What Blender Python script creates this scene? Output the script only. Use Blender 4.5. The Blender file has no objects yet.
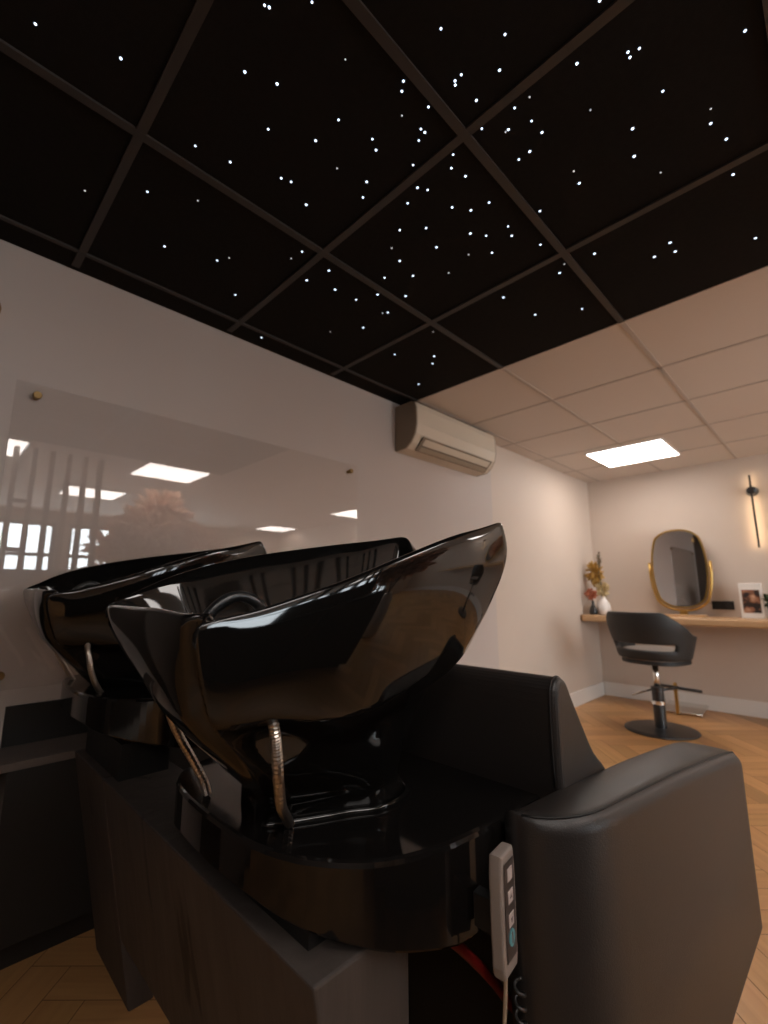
import bpy, bmesh, math, random
from mathutils import Vector, Matrix
random.seed(7)
S = bpy.context.scene
COL = S.collection
PI = math.pi

# ------------------------------------------------------------------ camera
F_PX = 458.64
CAM = Vector((0, 0, 1.035))
def cam_axes():
    yaw, pit, rol = math.radians(44.857), math.radians(9.896), math.radians(-0.116)
    f = Vector((math.cos(yaw)*math.cos(pit), math.sin(yaw)*math.cos(pit), math.sin(pit)))
    r = Vector((math.sin(yaw), -math.cos(yaw), 0))
    u = r.cross(f)
    return (math.cos(rol)*r + math.sin(rol)*u, -math.sin(rol)*r + math.cos(rol)*u, f)
R_, U_, F_ = cam_axes()
cd = bpy.data.cameras.new('camera')
cam = bpy.data.objects.new('camera', cd); COL.objects.link(cam)
cam.matrix_world = Matrix(((R_.x, U_.x, -F_.x, CAM.x), (R_.y, U_.y, -F_.y, CAM.y), (R_.z, U_.z, -F_.z, CAM.z), (0, 0, 0, 1)))
cd.sensor_fit = 'VERTICAL'; cd.sensor_height = 36; cd.sensor_width = 27
cd.lens = F_PX/1024*36
cd.clip_start = .02
cd.dof.use_dof = True; cd.dof.focus_distance = .80; cd.dof.aperture_fstop = 3.5
S.camera = cam

# ------------------------------------------------------------------ exposure, sky, daylight
vs = S.view_settings
vs.view_transform = 'Standard'; vs.look = 'None'; vs.gamma = 1; vs.use_curve_mapping = False
vs.exposure = 0.33
W = bpy.data.worlds.new('sky'); S.world = W; W.use_nodes = True
wn = W.node_tree.nodes; wl = W.node_tree.links
bg = wn['Background']; sky = wn.new('ShaderNodeTexSky'); sky.sky_type = 'HOSEK_WILKIE'
sky.sun_direction = Vector((-.3, .6, .7)).normalized(); sky.turbidity = 4
wl.new(sky.outputs[0], bg.inputs[0]); bg.inputs[1].default_value = 1.6

def area(name, loc, direction, sx, sy, power, col):
    l = bpy.data.lights.new(name, 'AREA'); l.shape = 'RECTANGLE'; l.size = sx; l.size_y = sy
    l.energy = power; l.color = col
    o = bpy.data.objects.new(name, l); COL.objects.link(o); o.location = loc
    o.rotation_euler = Vector(direction).to_track_quat('-Z', 'Y').to_euler()
    return o
# daylight entering by the shop windows on the right-hand wall
area('daylight', (1.95, -4.62, 1.25), (0, 1, -.05), 3.3, 1.7, 215, (.88, .93, 1.0))
PANEL_EMIT = 9.5

# ------------------------------------------------------------------ materials
def mat(name, col, rough=.5, metal=0., coat=0., spec=.5, noise=None, bump=None, emit=None, alpha=None, trans=None):
    m = bpy.data.materials.new(name); m.use_nodes = True
    n = m.node_tree.nodes; l = m.node_tree.links; p = n['Principled BSDF']
    p.inputs['Base Color'].default_value = (*col, 1); p.inputs['Roughness'].default_value = rough
    p.inputs['Metallic'].default_value = metal; p.inputs['Coat Weight'].default_value = coat
    p.inputs['Specular IOR Level'].default_value = spec
    tc = n.new('ShaderNodeTexCoord')
    if noise:                       # (scale, amount, stretch)
        sc, am, st = noise
        mp = n.new('ShaderNodeMapping'); mp.inputs['Scale'].default_value = st
        nt = n.new('ShaderNodeTexNoise'); nt.inputs['Scale'].default_value = sc; nt.inputs['Detail'].default_value = 6
        cr = n.new('ShaderNodeMix'); cr.data_type = 'RGBA'
        cr.inputs[6].default_value = (*[c*(1-am) for c in col], 1); cr.inputs[7].default_value = (*[min(1, c*(1+am)) for c in col], 1)
        l.new(tc.outputs['Object'], mp.inputs[0]); l.new(mp.outputs[0], nt.inputs['Vector'])
        l.new(nt.outputs['Fac'], cr.inputs[0]); l.new(cr.outputs[2], p.inputs['Base Color'])
    if bump:                        # (scale, strength)
        nt = n.new('ShaderNodeTexNoise'); nt.inputs['Scale'].default_value = bump[0]; nt.inputs['Detail'].default_value = 4
        b = n.new('ShaderNodeBump'); b.inputs['Strength'].default_value = bump[1]; b.inputs['Distance'].default_value = .002
        l.new(tc.outputs['Object'], nt.inputs['Vector']); l.new(nt.outputs['Fac'], b.inputs['Height']); l.new(b.outputs[0], p.inputs['Normal'])
    if emit:
        p.inputs['Emission Color'].default_value = (*emit[0], 1); p.inputs['Emission Strength'].default_value = emit[1]
    if trans: p.inputs['Transmission Weight'].default_value = trans
    return m

M = {}
M['wall'] = mat('painted_wall', (.50, .425, .385), .55, noise=(3, .03, (1, 1, 1)), bump=(180, .06))
M['wall_warm'] = mat('warm_painted_wall', (.57, .47, .395), .6, noise=(3, .03, (1, 1, 1)), bump=(180, .06))
M['wall_dark'] = mat('dark_taupe_wall', (.10, .078, .066), .6, bump=(180, .06))
M['ledge'] = mat('grey_brown_board', (.105, .083, .072), .6, noise=(12, .2, (1, 6, 6)))
M['ceil'] = mat('white_ceiling_tile', (.62, .55, .50), .85, bump=(400, .25))
M['ceil_bar'] = mat('white_ceiling_bar', (.46, .40, .36), .6)
M['felt'] = mat('black_felt_tile', (.013, .011, .010), .95, spec=.1, noise=(60, .3, (1, 1, 1)), bump=(600, .4))
M['dark_bar'] = mat('black_ceiling_bar', (.034, .028, .025), .55)
M['white'] = mat('white_gloss_paint', (.74, .69, .64), .35)
M['frame'] = mat('dark_window_frame', (.05, .048, .046), .45)
M['ceramic'] = mat('glossy_black_ceramic', (.005, .0045, .0042), .05, spec=.5)
M['tray'] = mat('glossy_black_tray', (.007, .006, .0056), .07, spec=.42)
M['leather'] = mat('black_leather', (.022, .0185, .017), .42, spec=.5, noise=(8, .12, (1, 1, 1)), bump=(420, .22))
M['leather_dark'] = mat('black_leather_panel', (.012, .0105, .010), .5, spec=.4, bump=(420, .2))
M['thread'] = mat('black_seam', (.006, .0055, .005), .6)
M['steel'] = mat('braided_steel', (.50, .45, .40), .32, metal=1)
M['chrome'] = mat('chrome', (.75, .73, .70), .12, metal=1)
M['gold'] = mat('brushed_gold', (.62, .40, .13), .3, metal=1)
M['brass'] = mat('dull_brass', (.30, .19, .08), .4, metal=1)
M['black'] = mat('matt_black', (.010, .0095, .009), .5)
M['black_metal'] = mat('black_metal', (.016, .016, .017), .3, spec=.6)
M['chair'] = mat('charcoal_upholstery', (.014, .0135, .0135), .55, bump=(500, .2))
M['cushion'] = mat('taupe_cushion', (.24, .205, .18), .6, bump=(500, .2))
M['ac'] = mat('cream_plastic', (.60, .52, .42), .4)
M['ac_dark'] = mat('darkened_cream_plastic', (.30, .235, .17), .5)  # darker copy of the cream; puts the end caps' shade into colour
M['slot'] = mat('dark_slot', (.20, .15, .105), .7)
M['grey_plastic'] = mat('grey_plastic', (.27, .225, .20), .4)
M['remote_face'] = mat('dark_remote_face', (.055, .042, .038), .35)
M['button'] = mat('pale_button', (.52, .44, .42), .4)
M['arrow'] = mat('button_arrow', (.16, .13, .12), .5)
M['blue'] = mat('blue_button', (.12, .36, .42), .35)
M['cord'] = mat('beige_cord', (.36, .27, .19), .5)
M['red'] = mat('red_hose', (.16, .008, .006), .45)
M['white_vase'] = mat('white_ceramic_vase', (.74, .68, .64), .35)
M['petal_gold'] = mat('ochre_dried_petals', (.40, .22, .045), .8, noise=(40, .5, (1, 1, 1)))
M['petal_pale'] = mat('straw_dried_petals', (.56, .43, .22), .8, noise=(40, .3, (1, 1, 1)))
M['petal_red'] = mat('russet_petals', (.42, .12, .055), .8, noise=(40, .5, (1, 1, 1)))
M['stem'] = mat('dried_stem', (.10, .075, .04), .8)
M['leaf'] = mat('dark_green_leaf', (.035, .06, .018), .6)
M['mirror'] = mat('mirror_silver', (.80, .80, .80), .02, metal=1)
M['plume'] = mat('pink_beige_plume', (.78, .55, .42), .9, noise=(12, .25, (1, 1, 1)))
M['slat'] = mat('taupe_slat', (.20, .165, .14), .6)
M['panel_light'] = mat('lit_panel', (1, 1, 1), .5, emit=((1, .93, .88), PANEL_EMIT))
M['star'] = mat('star_glow', (1, 1, 1), .5, emit=((.62, .78, 1.0), 1.6))
M['star_dim'] = mat('faint_star_glow', (1, 1, 1), .5, emit=((.85, .9, 1.0), .3))
M['warm_led'] = mat('warm_led_strip', (1, .8, .5), .5, emit=((1, .70, .38), 13))
M['hedge'] = mat('garden_hedge', (.10, .17, .06), .9, noise=(4, .6, (1, 1, 1)))
M['paving'] = mat('street_paving', (.35, .34, .33), .9)

def wood_mat(name, ca, cb, rough, uv=True):
    m = bpy.data.materials.new(name); m.use_nodes = True
    n = m.node_tree.nodes; l = m.node_tree.links; p = n['Principled BSDF']; p.inputs['Roughness'].default_value = rough
    tc = n.new('ShaderNodeTexCoord'); mp = n.new('ShaderNodeMapping'); mp.inputs['Scale'].default_value = (2.2, 38, 1) if uv else (30, 2.0, 30)
    nt = n.new('ShaderNodeTexNoise'); nt.inputs['Scale'].default_value = 1.0; nt.inputs['Detail'].default_value = 7; nt.inputs['Distortion'].default_value = .6
    mx = n.new('ShaderNodeMix'); mx.data_type = 'RGBA'; mx.inputs[6].default_value = (*ca, 1); mx.inputs[7].default_value = (*cb, 1)
    l.new(tc.outputs['UV' if uv else 'Object'], mp.inputs[0]); l.new(mp.outputs[0], nt.inputs['Vector']); l.new(nt.outputs['Fac'], mx.inputs[0])
    if uv:
        at = n.new('ShaderNodeAttribute'); at.attribute_name = 'tone'
        ml = n.new('ShaderNodeMix'); ml.data_type = 'RGBA'; ml.blend_type = 'MULTIPLY'; ml.inputs[0].default_value = 1
        l.new(mx.outputs[2], ml.inputs[6]); l.new(at.outputs['Color'], ml.inputs[7]); l.new(ml.outputs[2], p.inputs['Base Color'])
    else:
        l.new(mx.outputs[2], p.inputs['Base Color'])
    return m
M['floor'] = wood_mat('oak_herringbone', (.42, .20, .072), (.70, .38, .155), .36)
M['gap'] = mat('plank_joint', (.16, .075, .03), .6)
M['counter'] = wood_mat('oak_worktop', (.46, .27, .13), (.60, .38, .21), .45, uv=False)

def stone_mat():
    m = bpy.data.materials.new('black_stained_beam'); m.use_nodes = True
    n = m.node_tree.nodes; l = m.node_tree.links; p = n['Principled BSDF']; p.inputs['Roughness'].default_value = .6
    tc = n.new('ShaderNodeTexCoord')
    mp = n.new('ShaderNodeMapping'); mp.inputs['Scale'].default_value = (14, 14, 1.6)
    nt = n.new('ShaderNodeTexNoise'); nt.inputs['Scale'].default_value = 2.0; nt.inputs['Detail'].default_value = 8; nt.inputs['Distortion'].default_value = .4
    mx = n.new('ShaderNodeMix'); mx.data_type = 'RGBA'; mx.inputs[6].default_value = (.032, .026, .023, 1); mx.inputs[7].default_value = (.094, .075, .066, 1)
    mp2 = n.new('ShaderNodeMapping'); mp2.inputs['Scale'].default_value = (9, 9, .9)
    vo = n.new('ShaderNodeTexNoise'); vo.inputs['Scale'].default_value = 1.3; vo.inputs['Detail'].default_value = 3
    cr = n.new('ShaderNodeValToRGB'); cr.color_ramp.elements[0].position = .33; cr.color_ramp.elements[1].position = .37
    cr.color_ramp.elements[0].color = (.25, .25, .25, 1)
    ml = n.new('ShaderNodeMix'); ml.data_type = 'RGBA'; ml.blend_type = 'MULTIPLY'; ml.inputs[0].default_value = 1
    b = n.new('ShaderNodeBump'); b.inputs['Strength'].default_value = .4; b.inputs['Distance'].default_value = .004
    l.new(tc.outputs['Object'], mp.inputs[0]); l.new(mp.outputs[0], nt.inputs['Vector']); l.new(nt.outputs['Fac'], mx.inputs[0])
    l.new(tc.outputs['Object'], mp2.inputs[0]); l.new(mp2.outputs[0], vo.inputs['Vector']); l.new(vo.outputs['Fac'], cr.inputs[0])
    l.new(mx.outputs[2], ml.inputs[6]); l.new(cr.outputs[0], ml.inputs[7]); l.new(ml.outputs[2], p.inputs['Base Color'])
    l.new(nt.outputs['Fac'], b.inputs['Height']); l.new(b.outputs[0], p.inputs['Normal'])
    return m
M['beam'] = stone_mat()

def glass_mat(name, tint, ior=1.5, refl=1.0):
    # clear sheet: Fresnel mix of a mirror-like gloss over transparency
    m = bpy.data.materials.new(name); m.use_nodes = True
    n = m.node_tree.nodes; l = m.node_tree.links; n.remove(n['Principled BSDF'])
    fr = n.new('ShaderNodeFresnel'); fr.inputs[0].default_value = ior
    tr = n.new('ShaderNodeBsdfTransparent'); tr.inputs[0].default_value = (*tint, 1)
    gl = n.new('ShaderNodeBsdfGlossy'); gl.inputs['Roughness'].default_value = .012; gl.inputs[0].default_value = (refl, refl, refl, 1)
    mx = n.new('ShaderNodeMixShader')
    ge = n.new('ShaderNodeNewGeometry'); iv = n.new('ShaderNodeMath'); iv.operation = 'SUBTRACT'; iv.inputs[0].default_value = 1
    mu = n.new('ShaderNodeMath'); mu.operation = 'MULTIPLY'
    l.new(ge.outputs['Backfacing'], iv.inputs[1]); l.new(iv.outputs[0], mu.inputs[0]); l.new(fr.outputs[0], mu.inputs[1])   # one reflection, at the face the light enters
    l.new(mu.outputs[0], mx.inputs[0]); l.new(tr.outputs[0], mx.inputs[1]); l.new(gl.outputs[0], mx.inputs[2])
    l.new(mx.outputs[0], n['Material Output'].inputs[0])
    return m
M['glass'] = glass_mat('clear_splash_glass', (.99, .985, .98), 1.8)
M['window_glass'] = glass_mat('window_glass', (.95, .97, .96), 1.45)

# ------------------------------------------------------------------ helpers
def link(o, parent=None):
    COL.objects.link(o)
    if parent: o.parent = parent
    return o
def thing(name, label, cat, loc, group=None):
    o = bpy.data.objects.new(name, None); o.empty_display_size = .05; o.location = loc; link(o)
    o['label'] = label; o['category'] = cat
    if group: o['group'] = group
    return o
def tag(o, label, cat, group=None):
    o['label'] = label; o['category'] = cat
    if group: o['group'] = group
    return o
def base(o):
    v = Vector((0, 0, 0))
    while o is not None: v += o.location; o = o.parent
    return v
def obj(name, bm, m, parent=None, smooth=False, label=None, origin=None, sub=0, keep=True):
    """bm holds world coordinates; the object's origin goes to its parent's base (or `origin`)"""
    off = base(parent) if parent else Vector(origin if origin else (0, 0, 0))
    bmesh.ops.translate(bm, verts=bm.verts, vec=-off)
    bmesh.ops.recalc_face_normals(bm, faces=bm.faces)
    me = bpy.data.meshes.new(name); bm.to_mesh(me); bm.free()
    ms = m if isinstance(m, (list, tuple)) else [m]
    for q in ms: me.materials.append(q)
    if smooth:
        for p in me.polygons: p.use_smooth = True
    o = bpy.data.objects.new(name, me); link(o, parent)
    if not parent: o.location = off
    if sub:
        md = o.modifiers.new('subsurf', 'SUBSURF'); md.levels = sub; md.render_levels = sub
    if label: o['label'] = label
    return o
def struct(name, bm, m, smooth=False):
    o = obj(name, bm, m, smooth=smooth); o['kind'] = 'structure'; return o
def new(): return bmesh.new()
def box(bm, x0, x1, y0, y1, z0, z1, bev=0, seg=2, mi=0):
    vs_ = [bm.verts.new(p) for p in [(x0,y0,z0),(x1,y0,z0),(x1,y1,z0),(x0,y1,z0),(x0,y0,z1),(x1,y0,z1),(x1,y1,z1),(x0,y1,z1)]]
    fs = [bm.faces.new([vs_[i] for i in q]) for q in [(0,3,2,1),(4,5,6,7),(0,1,5,4),(1,2,6,5),(2,3,7,6),(3,0,4,7)]]
    for f in fs: f.material_index = mi
    if bev:
        es = list({e for f in fs for e in f.edges})
        bmesh.ops.bevel(bm, geom=es, offset=bev, segments=seg, affect='EDGES', profile=.5)
    return bm
def prism(bm, pts, vec, bev=0, seg=3, cap_only=False):
    """closed polygon pts (3D) extruded along vec"""
    a = [bm.verts.new(p) for p in pts]; b = [bm.verts.new(Vector(p)+Vector(vec)) for p in pts]
    n = len(pts); fs = [bm.faces.new(a[::-1]), bm.faces.new(b)]
    for i in range(n): fs.append(bm.faces.new((a[i], a[(i+1) % n], b[(i+1) % n], b[i])))
    bmesh.ops.recalc_face_normals(bm, faces=fs)
    if bev:
        es = list({e for f in (fs[:2] if cap_only else fs) for e in f.edges})
        bmesh.ops.bevel(bm, geom=es, offset=bev, segments=seg, affect='EDGES', profile=.5)
    return bm
def lathe(bm, prof, c, n=32, cap=True, rot=None, scale=(1, 1)):
    rings = []
    for r, z in prof:
        ring = []
        for i in range(n):
            a = 2*PI*i/n; p = Vector((r*math.cos(a)*scale[0], r*math.sin(a)*scale[1], z))
            if rot: p = rot @ p
            ring.append(bm.verts.new(p+Vector(c)))
        rings.append(ring)
    for k in range(len(rings)-1):
        for i in range(n): bm.faces.new((rings[k][i], rings[k][(i+1) % n], rings[k+1][(i+1) % n], rings[k+1][i]))
    if cap: bm.faces.new(rings[0][::-1]); bm.faces.new(rings[-1])
    return bm
def spline(pts, n):
    """Catmull-Rom through pts, n samples per span"""
    P = [Vector(p) for p in pts]; out = []
    for i in range(len(P)-1):
        p0 = P[i-1] if i else 2*P[0]-P[1]; p1, p2 = P[i], P[i+1]; p3 = P[i+2] if i+2 < len(P) else 2*P[-1]-P[-2]
        for k in range(n):
            t = k/n
            out.append(.5*((2*p1)+(-p0+p2)*t+(2*p0-5*p1+4*p2-p3)*t*t+(-p0+3*p1-3*p2+p3)*t**3))
    out.append(P[-1]); return out
def tube(bm, pts, r, n=10, cap=True):
    P = [Vector(p) for p in pts]; rings = []; up = None
    for i, p in enumerate(P):
        d = (P[min(i+1, len(P)-1)]-P[max(i-1, 0)]).normalized()
        if up is None:
            up = Vector((0, 0, 1)) if abs(d.z) < .9 else Vector((1, 0, 0))
        a = d.cross(up).normalized(); b = a.cross(d).normalized(); up = b
        rr = r[i] if isinstance(r, (list, tuple)) else r
        rings.append([bm.verts.new(p+rr*(math.cos(2*PI*k/n)*a+math.sin(2*PI*k/n)*b)) for k in range(n)])
    for i in range(len(rings)-1):
        for k in range(n): bm.faces.new((rings[i][k], rings[i][(k+1) % n], rings[i+1][(k+1) % n], rings[i+1][k]))
    if cap: bm.faces.new(rings[0][::-1]); bm.faces.new(rings[-1])
    return bm
def disc(bm, c, r, nrm, th=.003, n=24, bev=0):
    q = Vector(nrm).to_track_quat('Z', 'Y').to_matrix()
    return lathe(bm, [(r, 0), (r, th*.6), (r*.93, th)], c, n, True, q)

# ------------------------------------------------------------------ room
XF, YW, ZC = 5.08, 1.89, 2.217            # far wall, basin wall, ceiling
XB, YR = -1.9, -4.4                       # wall behind, shop-window wall
TX0, TY0, T = .268, 1.764, .6             # ceiling grid
XE = TX0 + 3*T; YE = TY0 - 4*T            # black ceiling ends here

def make_floor():
    bm = new(); uv = bm.loops.layers.uv.new('UVMap'); cl = bm.loops.layers.color.new('tone')
    w, L = .11, .55; n = int(L/w)
    g = .0012
    c45, s45 = math.cos(PI/4), math.sin(PI/4)
    rnd = random.Random(3)
    def plank(ax, ay, hor):
        lx, ly = (L, w) if hor else (w, L)
        q = [(ax+g, ay+g), (ax+lx-g, ay+g), (ax+lx-g, ay+ly-g), (ax+g, ay+ly-g)]
        cx, cy = ax+lx/2, ay+ly/2
        X, Y = cx*c45-cy*s45+1.6, cx*s45+cy*c45-1.2
        if not (XB-.4 < X < XF+.4 and YR-.4 < Y < YW+.4): return
        P = []
        for a, b in q:
            x = a*c45-b*s45+1.6; y = a*s45+b*c45-1.2
            P.append((x, y))
        ar = sum(P[i][0]*P[(i+1) % 4][1]-P[(i+1) % 4][0]*P[i][1] for i in range(4))
        if abs(ar) < 1e-4: return
        v = [bm.verts.new((x, y, 0)) for x, y in P]
        f = bm.faces.new(v); t = rnd.uniform(.86, 1.08); o = rnd.uniform(0, 50)
        for lp, (a, b) in zip(f.loops, q):
            u, vv = (a-ax, b-ay) if hor else (b-ay, a-ax)
            lp[uv].uv = (u+o, vv+o*.3); lp[cl] = (t, t*rnd.uniform(.98, 1.02), t*.98, 1)
    for k in range(-80, 80):                # diagonal steps of the herringbone
        for m in range(-14, 15):
            ox, oy = k*w + m*2*L*0 + m*L, k*w - m*L
            plank(ox, oy, True); plank(ox - w, oy, False) if False else plank(ox+L, oy + w - L, False)
    for co, no in [((XB,0,0),(-1,0,0)), ((XF,0,0),(1,0,0)), ((0,YR,0),(0,-1,0)), ((0,YW,0),(0,1,0))]:
        bmesh.ops.bisect_plane(bm, geom=bm.verts[:]+bm.edges[:]+bm.faces[:], plane_co=co, plane_no=no, clear_outer=True)
    o = struct('floor', bm, M['floor'])
    return o
make_floor()
b = new(); box(b, XB, XF, YR, YW, -.06, -.002)
o = struct('floor', b, M['gap'])

# ceiling: black starry field, white field, and their bars
b = new(); box(b, XB, XE, YE, YW, ZC, ZC+.05); struct('ceiling', b, M['felt'])
b = new(); box(b, XE, XF, YR, YW, ZC, ZC+.05); box(b, XB, XE, YR, YE, ZC, ZC+.05); struct('ceiling', b, M['ceil'])
def bar(b, x0, x1, y0, y1): box(b, x0, x1, y0, y1, ZC-.006, ZC+.004)
b = new()
for k in range(-3, 4):
    x = TX0+T*k
    if k < 3: bar(b, x-.012, x+.012, YE, YW-.03)
for j in range(0, 5):
    y = TY0-T*j; hw = .012 if j else .008
    box(b, XB, XE-.002, y-hw, y+hw, ZC-.0066, ZC+.004)
struct('trim_1', b, M['dark_bar'])
b = new()
for k in range(4, 8): x = TX0+T*k; box(b, x-.010, x+.010, YR, YW, ZC-.003, ZC+.004)
for j in range(0, 11):
    y = TY0-T*j
    if YR < y: box(b, XE+.012, XF, y-.010, y+.010, ZC-.003, ZC+.004)
    if y < YE-.1: box(b, XB, XE, y-.010, y+.010, ZC-.003, ZC+.004)
struct('trim_2', b, M['ceil_bar'])
b = new(); box(b, XE-.001, XE+.012, YE-.012, YW, ZC-.004, ZC+.004); box(b, XB, XE, YE-.012, YE, ZC-.004, ZC+.004); struct('trim_3', b, M['ceil'])

# walls
XS = 3.10                                  # the basin wall's colour turns warmer here
b = new(); box(b, XB, XS, YW, YW+.12, 0, ZC+.05); struct('wall_left', b, M['wall'])
b = new(); box(b, XS, XF, YW, YW+.12, 0, ZC+.05); struct('wall_left', b, M['wall_warm'])
b = new(); box(b, XF, XF+.12, YR, YW+.12, 0, ZC+.05); struct('wall_far', b, M['wall_warm'])
b = new(); box(b, XB-.12, XB, YR, YW+.12, 0, ZC+.05); struct('wall_behind', b, M['wall_dark'])
# shop-window wall with openings
WIN = [(.35, 1.35), (1.5, 2.5), (2.65, 3.65)]
WZ0, WZ1 = .45, 2.05
b = new(); box(b, XB, XF, YR-.15, YR, 0, WZ0); box(b, XB, XF, YR-.15, YR, WZ1, ZC+.05)
xs = [XB]+[v for w in WIN for v in w]+[XF]
for i in range(0, len(xs), 2): box(b, xs[i], xs[i+1], YR-.15, YR, WZ0, WZ1)
struct('wall_right', b, M['wall_warm'])
for k, (x0, x1) in enumerate(WIN):
    b = new()
    for q in [(x0, x0+.05, WZ0, WZ1), (x1-.05, x1, WZ0, WZ1), (x0, x1, WZ0, WZ0+.05), (x0, x1, WZ1-.05, WZ1), (x0, x1, 1.55, 1.6)]:
        box(b, q[0], q[1], YR-.10, YR-.04, q[2], q[3])
    w = struct('window_%d' % (k+1), b, M['frame'])
    b = new(); box(b, x0+.04, x1-.04, YR-.074, YR-.068, WZ0+.04, WZ1-.04); obj('window_pane', b, M['window_glass'], w)
# baseboards
def baseboard(name, x0, x1, y0, y1):
    b = new(); box(b, x0, x1, y0, y1, 0, .128, .004); struct(name, b, M['white'])
baseboard('baseboard_left', 1.9, XF-.014, YW-.014, YW)
baseboard('baseboard_far', XF-.014, XF, YR, YW-.014)
baseboard('baseboard_behind', XB, XB+.014, YR, YW)
# the street outside
b = new(); box(b, -6, 10, -12, YR-.2, -.2, -.1); struct('ground', b, M['paving'])
def bush(cx, cy, r, h):
    b = new(); bmesh.ops.create_icosphere(b, subdivisions=4, radius=1)
    rn = random.Random(int(cx*100))
    for v in b.verts:
        d = 1+.16*math.sin(9*v.co.x+3*v.co.z)*math.sin(8*v.co.y+cx)+rn.uniform(-.06, .06)
        v.co = Vector((cx+v.co.x*r*d, cy+v.co.y*r*d, max(-.1, h*.5+v.co.z*h*.55*d)))
    return b
for k, (cx, r, h) in enumerate([(-.6, .9, 1.5), (1.2, .8, 1.3), (2.9, .9, 1.6), (4.6, .9, 1.4)]):
    o = obj('hedge', bush(cx, -7.0, r, h), M['hedge'], smooth=True, origin=(cx, -7.0, -.1)); o['kind'] = 'structure'

# ------------------------------------------------------------------ ceiling light panels
def panel(x0, y0, label):
    t = thing('ceiling_light', label, 'ceiling light', (x0+.3, y0+.3, ZC), 'square led ceiling panels')
    b = new(); box(b, x0+.012, x0+.588, y0+.012, y0+.588, ZC-.008, ZC-.002); obj('diffuser', b, M['panel_light'], t)
    b = new()
    for q in [(x0, x0+.6, y0, y0+.012), (x0, x0+.6, y0+.588, y0+.6), (x0, x0+.012, y0+.012, y0+.588), (x0+.588, x0+.6, y0+.012, y0+.588)]:
        box(b, q[0], q[1], q[2], q[3], ZC-.010, ZC)
    obj('light_frame', b, M['white'], t)
panel(3.955, .878, 'square lit ceiling panel above the far counter, left of the wall lamp')
panel(1.36, -1.237, 'square lit ceiling panel mirrored in upper left of the wall glass')
panel(-.10, -1.30, 'square lit ceiling panel mirrored behind the slats at glass left edge')
panel(1.05, -2.85, 'square lit ceiling panel mirrored beside the plumes in the wall glass')
panel(-1.30, -1.30, 'added unseen fill panel behind the viewer, nearest the dark back wall')  # unseen panel, added to brighten the lower basin wall
panel(-.95, -2.50, 'added unseen fill panel behind the viewer, on the window side')  # second added panel, lifts the lower wall and bench side
panel(4.30, -1.75, 'square lit ceiling panel mirrored as a sliver at the glass right edge')
panel(4.35, -4.05, 'square lit ceiling panel mirrored low in the glass above the middle rim')

# ------------------------------------------------------------------ glass splashback on stand-offs
GX0, GX1, GZ0, GZ1, GY = .15, 1.667, .74, 1.735, 1.868
t = thing('glass_splashback', 'clear glass sheet fixed to wall behind the basins, reflecting the room', 'glass panel', ((GX0+GX1)/2, GY, GZ0))
b = new(); box(b, GX0, GX1, GY, GY+.006, GZ0, GZ1, .001, 1); obj('glass_pane', b, M['glass'], t)
for x, z in [(.209, 1.693), (1.613, 1.693), (.209, .785), (1.613, .785)]:
    b = new(); q = Vector((0, -1, 0)).to_track_quat('Z', 'Y').to_matrix()
    lathe(b, [(.009, 0), (.009, .021), (.013, .022), (.013, .034), (.011, .037)], (x, YW, z), 20, True, q)
    obj('standoff', b, M['brass'], t, smooth=False, label='brass stand-off')

# ------------------------------------------------------------------ air conditioner
def make_ac():
    x0, x1 = 2.0, 2.90; y1 = YW; y0 = 1.715; zt, zb = 2.19, 1.895
    t = thing('air_conditioner', 'cream wall-mounted air conditioner high on wall under the ceiling', 'air conditioner', ((x0+x1)/2, YW, zb))
    prof = [(y1, zt-.002), (y0+.04, zt), (y0+.012, zt-.012), (y0, zt-.05), (y0-.003, zt-.15), (y0+.010, zb+.085), (y0+.045, zb+.035), (y0+.085, zb+.006), (y1, zb)]
    b = new(); prism(b, [(x0+.012, y, z) for y, z in prof], (x1-x0-.024, 0, 0)); obj('body', b, M['ac'], t)
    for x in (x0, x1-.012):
        b = new(); prism(b, [(x, y, z) for y, z in prof], (.012, 0, 0), .003); obj('side_cap', b, M['ac_dark'], t, label='darkened end cap, shade put into its colour')
    # outlet flap, lying on the slanted lower front
    def on(u, off):   # u 0..1 down the slant
        a = Vector((0, y0+.010, zb+.085)); c = Vector((0, y0+.085, zb+.006)); n = Vector((0, -.725, -.689))
        return a.lerp(c, u)+n*off
    def strip(u0, u1, xa, xb, o0, o1):
        p = [on(u0, o0), on(u1, o0), on(u1, o1), on(u0, o1)]
        b = new(); prism(b, [(xa, v.y, v.z) for v in p], (xb-xa, 0, 0), .0015, 1); return b
    obj('outlet_slot', strip(.04, .96, x0+.07, x1-.06, .012, .018), M['slot'], t, label='dark air outlet')
    obj('louver', strip(.12, .52, x0+.09, x1-.08, .0185, .022), M['ac'], t)
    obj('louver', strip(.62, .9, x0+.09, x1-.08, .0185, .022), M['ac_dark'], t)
    b = new(); box(b, x0+.1, x1-.05, y0+.05, y1-.03, zt, ZC-.006); obj('top_grille', b, M['slot'], t, label='dark top intake')
make_ac()

# round dark wall lamp cut by the left edge of the photo
t = thing('wall_lamp', 'round dark wall lamp at the left edge, only its rim showing', 'wall lamp', (.03, YW, 1.95))
b = new(); q = Vector((0, -1, 0)).to_track_quat('Z', 'Y').to_matrix()
lathe(b, [(.03, 0), (.03, .02), (.055, .022), (.055, .035), (.05, .04)], (.03, YW, 1.95), 32, True, q); obj('lamp_shade', b, M['brass'], t)
b = new(); lathe(b, [(.04, .010), (.04, .018)], (.03, YW, 1.95), 24, True, q); obj('led_ring', b, mat('dim_warm_led', (1, .7, .4), .5, emit=((1, .6, .25), .5)), t)

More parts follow.
